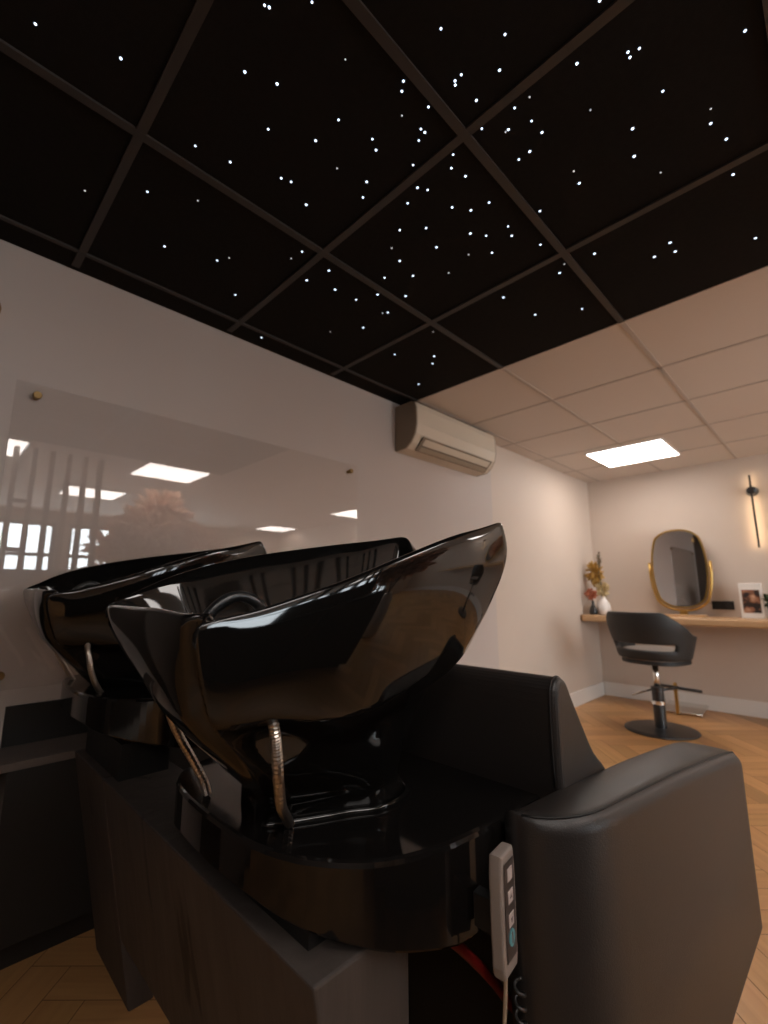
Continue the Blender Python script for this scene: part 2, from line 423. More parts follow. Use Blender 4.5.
# ------------------------------------------------------------------ plumbing bench and boxed-in pipes
ZB = .57
def bx(z): return .39+(ZB-z)*.193          # canted stylist-side face
BY0, BY1 = .508, 1.695
def make_bench():
    t = thing('plumbing_bench', 'dark wood-grained bench beam running under both basin trays', 'bench', (.48, 1.1, 0))
    b = new()
    for (ya, yb, z0) in [(BY0, 1.40, .175), (1.402, BY1, 0.0)]:
        pass
    b = new(); prism(b, [(bx(.175), BY0, .175), (.56, BY0, .175), (.56, BY0, ZB), (bx(ZB), BY0, ZB)], (0, 1.398-BY0, 0), .004, 2); obj('apron', b, M['beam'], t)
    b = new(); prism(b, [(bx(0), 1.402, 0), (.56, 1.402, 0), (.56, 1.402, ZB), (bx(ZB), 1.402, ZB)], (0, BY1-1.402, 0), .004, 2); obj('leg', b, M['beam'], t)
    b = new(); prism(b, [(.535, BY0+.06, 0), (.56, BY0+.06, 0), (.56, BY0+.06, .18), (.535, BY0+.06, .18)], (0, .18, 0), .003); obj('leg', b, M['beam'], t)
make_bench()
t = thing('boxed_ledge', 'low black boxed-in ledge with grey top along basin wall', 'ledge', (.8, 1.8, 0))
b = new(); box(b, .235, 1.5, 1.70, YW, .105, ZB-.022, .002); obj('box_front', b, M['black'], t)
b = new(); box(b, .26, 1.5, 1.80, YW, 0, .106); obj('plinth', b, M['black'], t)
b = new(); box(b, .02, 1.5, 1.697, YW, ZB-.022, ZB, .002); obj('ledge_top', b, M['ledge'], t, label='grey-brown ledge top')
b = new(); box(b, .237, 1.5, YW-.012, YW, ZB+.0, ZB+.118, .001); obj('upstand', b, M['black'], t)

# ------------------------------------------------------------------ basins
def resample(pts, n):
    P = spline(pts, 16); d = [0]
    for i in range(1, len(P)): d.append(d[-1]+(P[i]-P[i-1]).length)
    out = []
    for k in range(n):
        s = d[-1]*k/(n-1); i = 0
        while i < len(d)-2 and d[i+1] < s: i += 1
        tt = (s-d[i])/max(1e-9, d[i+1]-d[i]); out.append(P[i].lerp(P[i+1], min(1, max(0, tt))))
    return out
def make_basin(label):
    root = thing('backwash_basin', label, 'wash basin', (.50, .66, .58), 'tilting backwash basins in a row')
    # each loop: end face (far corner -> near corner), near side, client end, far side
    NE, NS, NC = 9, 19, 13
    gr = [.018, .024, .026, .022, .018]; gd = [.026, .034, .036, .026, .012]     # groove between end face and wing
    L = []
    def loop(end, near, client, far):
        end = list(end); w = gr[len(L)] if len(L) < len(gr) else .010; g = gd[len(L)] if len(L) < len(gd) else 0
        nb = Vector(near[0]); fb = Vector(end[0])
        end[-1] = (nb.x-.002*(g > 0), nb.y+w, nb.z+.012*(g > 0)); end[0] = (fb.x-.002*(g > 0), fb.y-w, fb.z)
        a = resample(end, NE); b_ = resample(near, NS)[:-1]; c = resample(client, NC)[:-1]; d = resample(far, NS)
        gn = Vector((nb.x+g, nb.y+w*.45, nb.z+(.015 if len(L) == 0 else .004)*(g > 0))); gf = Vector((fb.x+g, fb.y-w*.45, fb.z))
        return a+[gn]+b_+c+d+[gf]
    nr = [(.214,.506,.996),(.226,.505,1.003),(.255,.500,1.006),(.290,.493,1.014),(.340,.481,1.030),(.395,.469,1.047),(.475,.455,1.076),(.62,.449,1.123),(.72,.456,1.147),(.808,.464,1.170)]
    fr = [(.806,.722,1.162),(.72,.748,1.146),(.644,.778,1.135),(.473,.819,1.106),(.367,.824,1.081),(.291,.820,1.056),(.24,.826,1.028),(.211,.838,1.014)]
    cl = [(.808,.464,1.170),(.805,.488,1.158),(.785,.535,1.085),(.772,.597,1.045),(.785,.66,1.085),(.797,.705,1.150),(.806,.722,1.162)]
    L.append(loop([(.211,.838,1.014),(.211,.72,1.013),(.209,.62,1.013),(.212,.54,1.008),(.218,.514,.995)], nr, cl, fr))
    def shift(pts, inset, dz, yc=.66):
        return [(p[0]+0, p[1]+(inset if p[1] < yc else -inset), p[2]+dz) for p in pts]
    # just under the rim: the outside swells a touch
    e1 = [(.212,.815,.985),(.209,.72,.985),(.208,.62,.985),(.211,.54,.982),(.217,.512,.972)]
    n1 = [(.217,.512,.972),(.235,.505,.972),(.29,.490,.982),(.395,.466,1.013),(.475,.452,1.042),(.62,.446,1.088),(.72,.451,1.112),(.838,.470,1.122)]
    c1 = [(.838,.470,1.122),(.856,.498,1.112),(.825,.54,1.05),(.795,.597,1.015),(.825,.655,1.05),(.852,.700,1.112),(.832,.722,1.120)]
    f1 = [(.832,.722,1.120),(.72,.752,1.108),(.644,.782,1.098),(.473,.823,1.068),(.367,.828,1.043),(.291,.822,1.018),(.235,.820,.992),(.212,.815,.985)]
    L.append(loop(e1, n1, c1, f1))
    e2 = [(.222,.745,.945),(.217,.70,.940),(.214,.62,.935),(.217,.55,.935),(.228,.515,.935)]
    n2 = [(.228,.515,.935),(.25,.507,.925),(.30,.499,.925),(.395,.478,.945),(.475,.466,.965),(.62,.457,1.01),(.72,.463,1.045),(.832,.485,1.065)]
    c2 = [(.832,.485,1.065),(.842,.51,1.055),(.795,.55,.995),(.775,.597,.965),(.795,.645,.995),(.838,.69,1.055),(.828,.712,1.063)]
    f2 = [(.828,.712,1.063),(.72,.742,1.05),(.644,.77,1.03),(.473,.806,.985),(.395,.808,.965),(.31,.796,.945),(.25,.77,.945),(.222,.745,.945)]
    L.append(loop(e2, n2, c2, f2))
    e3 = [(.245,.700,.900),(.238,.67,.895),(.234,.62,.890),(.237,.56,.890),(.248,.527,.893)]
    n3 = [(.248,.527,.893),(.277,.533,.872),(.337,.524,.872),(.408,.513,.856),(.475,.505,.850),(.56,.500,.868),(.685,.495,.912),(.785,.506,.985)]
    c3 = [(.785,.506,.985),(.788,.53,.972),(.745,.56,.935),(.725,.597,.915),(.745,.64,.935),(.770,.675,.975),(.765,.695,.985)]
    f3 = [(.765,.695,.985),(.672,.722,.92),(.56,.748,.875),(.475,.760,.857),(.408,.765,.860),(.337,.755,.872),(.28,.728,.885),(.245,.700,.900)]
    L.append(loop(e3, n3, c3, f3))
    e4 = [(.272,.683,.865),(.264,.66,.862),(.260,.62,.860),(.264,.575,.860),(.275,.548,.862)]
    n4 = [(.275,.548,.862),(.31,.560,.866),(.35,.560,.866),(.42,.553,.852),(.48,.546,.846),(.55,.540,.856),(.63,.540,.875),(.69,.548,.91)]
    c4 = [(.69,.548,.91),(.695,.56,.90),(.68,.58,.885),(.668,.605,.875),(.68,.64,.885),(.695,.66,.90),(.69,.672,.908)]
    f4 = [(.69,.672,.908),(.63,.69,.878),(.55,.705,.860),(.48,.715,.850),(.42,.715,.854),(.35,.708,.866),(.305,.695,.870),(.272,.683,.865)]
    L.append(loop(e4, n4, c4, f4))
    e5 = [(.340,.715,.795),(.334,.69,.795),(.332,.65,.795),(.335,.61,.795),(.345,.586,.795)]
    n5 = [(.345,.586,.795),(.375,.578,.795),(.41,.572,.795),(.45,.566,.795),(.50,.560,.795),(.55,.550,.795),(.60,.560,.795),(.635,.578,.795)]
    c5 = [(.635,.578,.795),(.642,.59,.795),(.648,.61,.795),(.650,.63,.795),(.648,.65,.795),(.642,.67,.795),(.635,.682,.795)]
    f5 = [(.635,.682,.795),(.60,.70,.795),(.55,.712,.795),(.50,.716,.795),(.45,.715,.795),(.41,.725,.795),(.37,.722,.795),(.340,.715,.795)]
    L.append(loop(e5, n5, c5, f5))
    def sc(pts, kx, ky, z, dx, dy):
        a = -dx/.065*math.radians(15); out = []
        for p in pts:
            x, y = (p[0]-.49)*kx, (p[1]-.63)*ky
            out.append((.49+dx+x*math.cos(a)-y*math.sin(a), .63+dy+x*math.sin(a)+y*math.cos(a), z))
        return out
    for kx, ky, z, dx, dy in [(.84, .98, .74, .030, .03), (.78, 1.0, .715, .052, .052), (.84, 1.08, .705, .06, .06), (.86, 1.10, .682, .065, .065), (.86, 1.10, .678, .065, .065)]:
        L.append(loop(*[sc(q, kx, ky, z, dx, dy) for q in (e5, n5, c5, f5)]))
    # inside: lip, wall, floor of the bowl
    c0 = Vector((.50, .64, 0)); N = len(L[0])
    def inner(src, off, dz, k=0, zflat=None):
        out = []
        for i, p in enumerate(src):
            d = Vector((p.x-c0.x, p.y-c0.y, 0)); ln = d.length; d.normalize()
            q = c0+d*max(.01, (ln-off)*(1-k)); z = p.z+dz
            if zflat is not None: z = z*(1-zflat[1])+zflat[0]*zflat[1]
            out.append(Vector((q.x, q.y, z)))
        return out
    I = [inner(L[0], .006, .004), inner(L[0], .015, .001), inner(L[0], .022, -.02, .02), inner(L[0], .03, -.05, .10, (.94, .35)), inner(L[0], .03, -.07, .30, (.90, .8)), inner(L[0], .03, -.07, .62, (.885, 1)), inner(L[0], .03, -.07, .9, (.882, 1))]
    loops = I[::-1]+L
    b = new(); V = [[b.verts.new(p) for p in lp] for lp in loops]
    for k in range(len(V)-1):
        for i in range(N): b.faces.new((V[k][i], V[k][(i+1) % N], V[k+1][(i+1) % N], V[k+1][i]))
    b.faces.new(V[0]); b.faces.new(V[-1][::-1])
    cl_ = b.edges.layers.float.new('crease_edge')
    def crease(lp, val):
        for i in range(N):
            e = b.edges.get((V[lp][i], V[lp][(i+1) % N]))
            if e: e[cl_] = val
    n0 = len(I)
    crease(n0+3, .45); crease(n0, .35); crease(len(V)-1, .9); crease(len(V)-2, .8)
    for k in range(n0, n0+5):               # the two folds between end face and wings
        for i in (0, NE-1, NE+1, N-2):
            e = b.edges.get((V[k][i], V[k+1][i])); e[cl_] = .8 if i in (NE+1, N-2) else .55
    obj('bowl', b, M['ceramic'], root, smooth=True, sub=2)
    # drain, black swan spout inside
    b = new(); lathe(b, [(.022, .884), (.022, .887), (.015, .888), (.013, .885)], (.50, .64, 0), 24); obj('drain', b, M['chrome'], root)
    b = new(); tube(b, spline([(.300,.672,.955),(.305,.672,.995),(.325,.667,1.020),(.352,.662,1.029),(.378,.657,1.018),(.390,.655,.995)], 6), .0085, 12); obj('spout', b, M['black_metal'], root, smooth=True)
    # braided hoses under both wings
    for pts in ([(.335,.540,.895),(.335,.526,.865),(.341,.529,.84),(.353,.541,.80),(.382,.576,.75),(.428,.630,.705),(.450,.655,.682)],
                [(.300,.77,.89),(.312,.80,.862),(.326,.83,.832),(.350,.845,.79),(.378,.85,.745),(.400,.85,.705),(.408,.85,.682)]):
        b = new(); P = spline(pts, 14)
        tube(b, P, [.0064+.0011*(i % 2) for i in range(len(P))], 10); h = obj('braided_hose', b, M['steel'], root, smooth=False, label='braided steel hose')
        b = new(); tube(b, P[:6], .0085, 12); obj('hose_collar', b, M['chrome'], h, smooth=True)
    # tray: rounded towards the stylist
    y0, yc = .435, .735
    out = [(.823,.428),(.72,.432),(.62,.442),(.55,.456),(.475,.492),(.415,.562),(.386,.64),(.379,.72),(.379,.82),(.386,.91),(.404,.975),(.45,1.022),(.55,1.044),(.70,1.050),(.823,1.052)]
    P = spline([(x, y, 0) for x, y in out], 6)
    b = new(); c_ = Vector((.66, .74, 0)); LO = []
    for p in P:                              # flat top with a skirt that deepens towards the chair
        q = min(1, max(0, (p.x-.385)/.215))**.7; zb = .610-.065*q
        d = (c_-p).normalized()
        LO.append([b.verts.new(v) for v in [(p.x+d.x*.005, p.y+d.y*.008, .680), (p.x+d.x*.0024, p.y+d.y*.0024, .6776), (p.x, p.y, .672), (p.x, p.y, zb+.004), (p.x+d.x*.003, p.y+d.y*.003, zb), (p.x+d.x*.010, p.y+d.y*.010, zb), (p.x+d.x*.012, p.y+d.y*.012, .655)]])
    for i in range(len(LO)-1):
        for k in range(6): b.faces.new((LO[i][k], LO[i+1][k], LO[i+1][k+1], LO[i][k+1]))
    b.faces.new([r[0] for r in LO]); b.faces.new([r[6] for r in LO][::-1])
    b.faces.new(LO[0]+[]); b.faces.new(LO[-1][::-1])
    b.faces.new([LO[0][0], LO[0][6], LO[-1][6], LO[-1][0]])
    obj('tray', b, M['tray'], root)
    b = new(); prism(b, [(.42,.56,ZB), (.54,.56,ZB), (.54,.88,ZB), (.42,.88,ZB)], (0, 0, .656-ZB)); obj('mount_block', b, M['black'], root)
    # foot ring around the pedestal on the near, client side
    ring = resample(sc(n5+c5[1:], .90, 1.15, .683, .065, .065), 40)
    b = new(); tube(b, ring, .005, 8); obj('foot_ring', b, M['ceramic'], root, smooth=True)
    return root
def copy_tree(o, parent=None):
    c = o.copy(); COL.objects.link(c)
    if parent: c.parent = parent
    for ch in list(o.children): copy_tree(ch, c)
    return c
basin = make_basin('glossy black ceramic wash basin in front, beside the armrest, with braided hose')
back = copy_tree(basin)
back.location = basin.location+Vector((-.008, .87, .030)); back.rotation_euler.z = 0
back['label'] = 'glossy black ceramic wash basin farther back, nearest the wall glass'
for ch in back.children:
    if ch.name.startswith('tray'): ch.location.z += .062; ch.location.y -= .070; ch.location.x -= .035
    if ch.name.startswith(('bowl', 'spout', 'drain')): ch.scale.x = .95
    if ch.name.startswith('mount_block'): ch.scale.z = 1.0; ch.location.z -= .030; ch.location.y -= .085

# ------------------------------------------------------------------ shampoo chair in front of the near basin
def make_chair():
    root = thing('shampoo_chair', 'black leather shampoo chair with arched armrest, right foreground', 'shampoo chair', (1.0, .74, 0))
    def arm(yo, yi, splay):
        x0, x1 = .688, 1.508; sg = 1 if yi > yo else -1
        def top(x):
            K = [(.60,.696),(.70,.702),(.80,.699),(.95,.691),(1.12,.681),(1.28,.668),(1.40,.657),(1.50,.643),(1.60,.625)]
            for (a, za), (c, zc) in zip(K, K[1:]):
                if x <= c: break
            t_ = (x-a)/(c-a); z = za+(zc-za)*t_
            d = x-(x1-.05)
            return z-(.05-math.sqrt(max(0, .0025-d*d))) if d > 0 else z
        def bot(x): return .06+(x-x0)*.24 if x < 1.23 else .193+(x-1.23)*.22
        xs_ = [x0+.12*(1-math.cos(PI/2*k/7)) for k in range(8)]+[.84+.045*k for k in range(15)]+[x1-.05+.05*math.sin(PI/2*k/6) for k in range(1, 7)]
        xs_ = sorted(set(round(v, 5) for v in xs_))
        def yo_(x):
            r = .125; q = max(0, x0+r-x); c = .022 if x > x1-.03 else 0
            ro = (r-math.sqrt(max(0, r*r-q*q)))*.66
            e = max(0, x-(x1-.03)); rf = .03-math.sqrt(max(0, .0009-e*e))
            return yo+splay*(x-.72)+sg*(ro+rf)
        def yi_(x):
            e = max(0, x-(x1-.03)); rf = .03-math.sqrt(max(0, .0009-e*e))
            return max(yi*sg+.6*splay*sg*(x-.72)-rf, yo_(x)*sg+.008)*sg
        r = .026
        b = new(); rows = []
        for x in xs_:
            a, c, zt, zb = yo_(x), yi_(x), top(x), bot(x); rr = min(r, abs(c-a)*.45)
            row = [(x, a+sg*rr*.5, zb), (x, a, zb+rr*.6), (x, a, (zb+zt)/2)]
            for k in range(7):
                t_ = PI/2*k/6; row.append((x, a+sg*rr*(1-math.cos(t_)), zt-rr+rr*math.sin(t_)))
            row.append((x, (a+c)/2, zt+.002))
            for k in range(6, -1, -1):
                t_ = PI/2*k/6; row.append((x, c-sg*rr*(1-math.cos(t_)), zt-rr+rr*math.sin(t_)))
            row += [(x, c, (zb+zt)/2), (x, c, zb+rr*.6), (x, c-sg*rr*.5, zb)]
            rows.append([b.verts.new(p) for p in row])
        m_ = len(rows[0])
        for i in range(len(rows)-1):
            for k in range(m_): b.faces.new((rows[i][k], rows[i][(k+1) % m_], rows[i+1][(k+1) % m_], rows[i+1][k]))
        b.faces.new(rows[0]); b.faces.new(rows[-1][::-1])
        a = obj('armrest', b, M['leather'], root, smooth=True)
        b = new(); tube(b, [(x, yo_(x)+sg*.014, top(x)-.0022) for x in xs_[1:-4]], .0022, 6); obj('seam', b, M['thread'], a, smooth=True)
        return a
    arm(.312, .420, -.10); arm(1.155, 1.060, .0)
    # wedge-shaped neck cushion: upright on the basin side, sloping towards the seat
    prof = [(.836,.655),(.829,.72),(.827,.80),(.829,.850),(.838,.871),(.857,.879),(.878,.871),(.893,.85),(.935,.79),(.985,.725),(1.035,.685),(1.04,.655)]
    prof = spline([(x, 0, z) for x, z in prof], 3)
    b = new(); prism(b, [(p.x, .392, p.z) for p in prof], (0, .695, 0), .012, 4, True); bk = obj('backrest', b, M['leather'], root, smooth=False)
    b = new(); tube(b, [(p.x-.001, .404, p.z+.001) for p in prof[2:-8]], .0018, 6); obj('piping', b, M['leather_dark'], bk, smooth=True)
    b = new(); tube(b, [(p.x-.001, 1.075, p.z+.001) for p in prof[2:-8]], .0018, 6); obj('piping', b, M['leather_dark'], bk, smooth=True)
    b = new(); box(b, .86, 1.48, .426, 1.056, .36, .47, .03, 4); obj('seat', b, M['leather'], root, smooth=True)
    b = new(); prism(b, [(.85,.43,.66),(.90,.43,.66),(.99,.43,.45),(.90,.43,.45)], (0, .62, 0), .01, 3); obj('back_cushion', b, M['leather'], root)
    b = new(); box(b, .864, 1.40, .426, 1.056, .05, .37, .006); obj('base', b, M['leather_dark'], root)
    b = new(); box(b, .848, .862, .424, 1.058, .05, .66, .003); obj('rear_panel', b, M['leather_dark'], root)
make_chair()

# ------------------------------------------------------------------ hand remote on the tray side
def make_remote():
    c = Vector((.630, .394, 0)); ang = math.radians(7)
    t = thing('remote_control', 'grey corded remote with pale buttons hanging beside the black armrest', 'remote control', (c.x, c.y, .52))
    R = Matrix.Rotation(ang, 3, 'Z')
    def P(x, y, z): v = R @ Vector((x, y, 0)); return (c.x+v.x, c.y+v.y, .607+(z-.666)*1.09)
    w, d = .023, .0095
    prof = [(-w,.604),(-w*.86,.592),(w*.86,.592),(w,.604),(w*1.06,.66),(w*1.05,.705),(w*.9,.728),(-w*.9,.728),(-w*1.05,.705),(-w*1.06,.66)]
    b = new(); a0 = P(0, -d, 0); a1 = P(0, d, 0)
    prism(b, [P(x, -d, z) for x, z in prof], Vector(a1)-Vector(a0), .004, 3, True); obj('case', b, M['grey_plastic'], t)
    f = -d-.0008
    def plate(pts, th, m, name, label=None, bev=.0): 
        b = new(); v = Vector(P(0, f-th, 0))-Vector(P(0, f, 0)); prism(b, [P(x, f, z) for x, z in pts], v, bev, 2); return obj(name, b, m, t, label=label)
    plate([(-.0155,.609),(.0155,.609),(.0165,.66),(.0155,.718),(-.0155,.718),(-.0165,.66)], .0006, M['remote_face'], 'face_panel')
    f -= .0006
    for z in (.703, .678, .652):
        k = plate([(-.008,z-.0075),(.008,z-.0075),(.008,z+.0075),(-.008,z+.0075)], .0012, M['button'], 'button', bev=.0008)
        if z < .7:
            s = 1 if z > .66 else -1
            f2 = f-.0013
            b = new(); prism(b, [P(-.0035, f2, z-.002*s), P(.0035, f2, z-.002*s), P(0, f2, z+.0035*s)], Vector(P(0, f2-.0003, 0))-Vector(P(0, f2, 0)))
            o = obj('arrow', b, M['arrow'], k)
    ov = [(.0085*math.cos(2*PI*i/20), .632+.0095*math.sin(2*PI*i/20)) for i in range(20)]
    plate(ov, .0012, M['blue'], 'button', label='round blue button')
    f -= .0013
    plate([(-.0015,.626),(.0015,.626),(.0015,.638),(-.0015,.638)], .0003, M['arrow'], 'button_mark')
    b = new(); tube(b, spline([P(0, .0, .594), P(.001, .002, .57), P(.001, .006, .53), P(-.004, .012, .49), P(-.02, .02, .44), P(-.03, .03, .36)], 8), .0028, 8); obj('cord', b, M['cord'], t, smooth=True)
    # holder block between the remote and the tray skirt
    b = new(); h0 = [P(-.010, d, .628), P(.010, d, .628), P(.010, d, .668), P(-.010, d, .668)]
    prism(b, h0, (0, .034, 0), .001, 1); obj('holder', b, M['black'], t)
make_remote()

# coiled black cable and red hose under the tray
b = new(); P = []
for i in range(400):
    a = i*2*PI/16; z = .49-.0011*i
    P.append((.670+.007*math.cos(a), .398+.007*math.sin(a), z))
tube(b, P, .0026, 6)
tag(obj('coiled_cable', b, mat('coil_rubber', (.02, .018, .017), .35), smooth=True, origin=P[-1]), 'coiled black cable hanging down beside remote, left of armrest', 'cable')
b = new(); tube(b, spline([(.58,.535,.560),(.60,.53,.545),(.625,.52,.525),(.66,.51,.495),(.70,.50,.455),(.75,.49,.40),(.80,.49,.34)], 8), .0085, 10)
tag(obj('red_hose', b, M['red'], smooth=True, origin=(.60,.50,.53)), 'red hose running under the near basin tray', 'hose')
b = new(); tube(b, spline([(.50,1.06,.0),(.50,1.06,.06),(.50,1.06,.12),(.50,1.06,.172)], 6), .02, 14)
tag(obj('drain_pipe', b, M['white'], smooth=True, origin=(.50,1.06,0)), 'pale drain pipe standing on floor under the dark bench', 'pipe')

# ------------------------------------------------------------------ far counter
CX0, CZ0, CZ1 = 4.60, .752, .812
def make_counter():
    t = thing('counter', 'pale oak wall counter with round left end along far wall', 'counter', (4.9, .2, CZ0))
    y1 = YW-.001; r = .05
    pts = [(XF, y1), (CX0+r, y1)]+[(CX0+r-r*math.sin(a*PI/12), y1-r+r*math.cos(a*PI/12)) for a in range(1, 7)]+[(CX0, -2.9), (XF, -2.9)]
    b = new(); prism(b, [(x, y, CZ0) for x, y in pts], (0, 0, CZ1-CZ0), .012, 3, True); obj('worktop', b, M['counter'], t)
make_counter()

def capsule(n, w, h):          # stadium outline in (y, z), w wide, h high, squarish-round
    P = []; r = w/2
    for i in range(n):
        a = 2*PI*i/n; c, s = math.cos(a), math.sin(a)
        P.append((r*math.copysign(abs(c)**.86, c), (h/2-r)*max(-1, min(1, s*1.6))+r*math.copysign(abs(s)**.92, s)))
    return P
def make_mirror(yc, label, group=True):
    zb = CZ1; t = thing('vanity_mirror', label, 'mirror', (4.93, yc, zb), 'gold framed mirrors on the far counter' if group else None)
    zc = 1.245; w, h = .45, .72; X = 4.94
    O = capsule(64, w, h); I = capsule(64, w-.03, h-.03)
    b = new(); rings = []
    for (pts, x) in [(O, X-.018), (O, X+.02), (I, X+.02), (I, X-.018)]:
        rings.append([b.verts.new((x, yc+p[0], zc+p[1])) for p in pts])
    for k in range(4):
        for i in range(64): b.faces.new((rings[k][i], rings[k][(i+1) % 64], rings[(k+1) % 4][(i+1) % 64], rings[(k+1) % 4][i]))
    obj('mirror_frame', b, M['gold'], t, smooth=False)
    b = new(); prism(b, [(X-.006, yc+p[0]*.995, zc+p[1]*.995) for p in I], (.012, 0, 0)); obj('mirror_glass', b, M['mirror'], t)
    # U-shaped holder around the lower half, on a foot
    H = capsule(64, w+.036, h+.036)
    arc = [(X+.0, yc+p[0], zc+p[1]) for p in H[32:]]+[(X+.0, yc+H[0][0], zc+H[0][1])]
    arc = [(X, yc-(w+.036)/2, zc+.06)]+arc[1:-1]+[(X, yc+(w+.036)/2, zc+.06)]
    b = new(); tube(b, arc, .012, 8); obj('holder', b, M['gold'], t, smooth=True)
    for s in (-1, 1):
        b = new(); tube(b, [(X, yc+s*(w/2-.004), zc+.02), (X, yc+s*(w/2+.024), zc+.02)], .007, 8); obj('pivot', b, M['gold'], t, smooth=True)
    b = new(); box(b, X-.06, X+.06, yc-.17, yc+.17, zb, zb+.016, .004); obj('foot', b, M['counter'], t)
    b = new(); box(b, X-.02, X+.02, yc-.03, yc+.03, zb+.015, zc-(h+.036)/2+.006, .002); obj('stem', b, M['gold'], t)
make_mirror(1.075, 'oval gold-framed mirror standing on the far oak counter')
make_mirror(-.62, 'oval gold-framed mirror on the far counter beyond the right frame edge')

# black socket strip on the wall
t = thing('socket_strip', 'black four-way socket plate on far wall right of the mirror', 'socket', (XF, .80, .915))
b = new(); box(b, XF-.010, XF, .718, .880, .875, .95, .003); obj('plate', b, M['black'], t)
for k in range(2):
    b = new(); y = .76+.078*k; disc(b, (XF-.010, y, .912), .022, (-1, 0, 0), .002); obj('socket', b, M['black_metal'], t)
# framed picture
def make_picture():
    y0, y1 = .50, .655; X = 4.93; t = thing('picture_frame', 'white framed picture of warm blurred portrait standing on far counter', 'picture frame', (X, .58, CZ1))
    b = new(); box(b, X-.008, X+.012, y0, y1, CZ1, CZ1+.29, .003); obj('frame', b, M['white'], t)
    m = bpy.data.materials.new('warm_portrait_print'); m.use_nodes = True; n = m.node_tree.nodes; l = m.node_tree.links; p = n['Principled BSDF']; p.inputs['Roughness'].default_value = .5
    tc = n.new('ShaderNodeTexCoord'); nt = n.new('ShaderNodeTexNoise'); nt.inputs['Scale'].default_value = 13; nt.inputs['Detail'].default_value = 2
    cr = n.new('ShaderNodeValToRGB'); e = cr.color_ramp.elements; e[0].position = .40; e[0].color = (.022, .012, .01, 1); e[1].position = .62; e[1].color = (.62, .38, .25, 1)
    k = e.new(.5); k.color = (.26, .11, .06, 1)
    l.new(tc.outputs['Object'], nt.inputs['Vector']); l.new(nt.outputs['Fac'], cr.inputs[0]); l.new(cr.outputs[0], p.inputs['Base Color'])
    b = new(); box(b, X-.0095, X-.0078, y0+.018, y1-.018, CZ1+.045, CZ1+.235); obj('print', b, m, t)
    b = new(); prism(b, [(X+.012, .56, CZ1), (X+.075, .56, CZ1), (X+.012, .56, CZ1+.18)], (0, .03, 0)); obj('strut', b, M['white'], t)
make_picture()

# vases and plants
def petals(bm, c, rx, rz, n, size, seed, stretch=1.0):
    rn = random.Random(seed)
    for i in range(n):
        d = Vector((rn.gauss(0, 1), rn.gauss(0, 1), rn.gauss(0, 1))).normalized(); rr = rn.uniform(.1, 1)
        p = Vector(c)+Vector((d.x*rx*rr, d.y*rx*rr, d.z*rz*rr))
        a = d.cross(Vector((rn.gauss(0, 1), rn.gauss(0, 1), rn.gauss(0, 1)))).normalized(); q = d.cross(a)
        s = size*rn.uniform(.6, 1.2)
        tip = p+d*s*stretch; m1 = p+a*s*.4+d*s*.45*stretch; m2 = p-a*s*.4+d*s*.45*stretch; up = p+q*s*.15+d*s*.5*stretch; dn = p-q*s*.15+d*s*.5*stretch
        v = [bm.verts.new(x) for x in (p, m1, tip, m2, up, dn)]
        for f in ((0, 1, 4), (1, 2, 4), (2, 3, 4), (3, 0, 4), (1, 0, 5), (2, 1, 5), (3, 2, 5), (0, 3, 5)): bm.faces.new([v[k] for k in f])
    return bm
t = thing('flower_vase', 'small black bottle vase with russet flower, left end of counter', 'vase', (4.70, 1.785, CZ1))
b = new(); lathe(b, [(.030, CZ1), (.036, CZ1+.01), (.036, CZ1+.04), (.024, CZ1+.075), (.013, CZ1+.10), (.012, CZ1+.13), (.014, CZ1+.135)], (4.70, 1.785, 0), 24); obj('vase_body', b, M['black_metal'], t, smooth=True)
b = new(); tube(b, [(4.70, 1.785, CZ1+.12), (4.70, 1.788, CZ1+.18)], .003, 6); obj('stem', b, M['stem'], t)
b = new(); petals(b, (4.70, 1.795, CZ1+.195), .040, .045, 190, .028, 4); obj('flower_head', b, M['petal_red'], t)
t = thing('flower_vase', 'white rounded vase with tall ochre dried flowers on the counter', 'vase', (4.78, 1.715, CZ1))
b = new(); lathe(b, [(.045, CZ1), (.060, CZ1+.015), (.064, CZ1+.07), (.056, CZ1+.11), (.030, CZ1+.145), (.022, CZ1+.165), (.026, CZ1+.175)], (4.78, 1.715, 0), 28); obj('vase_body', b, M['white_vase'], t, smooth=True)
rn = random.Random(5)
for k in range(7):
    a = rn.uniform(0, 6.28); r = rn.uniform(.02, .08); h = rn.uniform(.30, .44)
    b = new(); tube(b, spline([(4.78, 1.715, CZ1+.15), (4.78+r*.4*math.cos(a), 1.735+r*.4*math.sin(a), CZ1+.15+h*.4), (4.78+r*math.cos(a)*.8, 1.765+r*math.sin(a)*.8, CZ1+h)], 4), .0025, 5); obj('stem', b, M['stem'], t)
b = new(); petals(b, (4.78, 1.775, CZ1+.40), .055, .095, 260, .042, 9, 1.2); obj('dried_bloom', b, M['petal_gold'], t)
b = new(); petals(b, (4.78, 1.715, CZ1+.25), .040, .07, 120, .034, 10, 1.2); obj('dried_bloom', b, M['petal_pale'], t, label='pale straw dried bloom')
b = new(); tube(b, [(4.78, 1.735, CZ1+.40), (4.78, 1.725, CZ1+.50), (4.78, 1.722, CZ1+.62)], [.006, .013, .004], 8); petals(b, (4.78, 1.725, CZ1+.54), .012, .08, 60, .022, 12); obj('seed_spike', b, M['stem'], t, label='dark seed spike')
t = thing('potted_plant', 'small dark leafy pot plant at right edge of counter', 'plant', (4.93, .425, CZ1))
b = new(); lathe(b, [(.04, CZ1), (.05, CZ1+.02), (.055, CZ1+.11), (.05, CZ1+.115)], (4.93, .425, 0), 24); obj('pot', b, M['black_metal'], t, smooth=True)
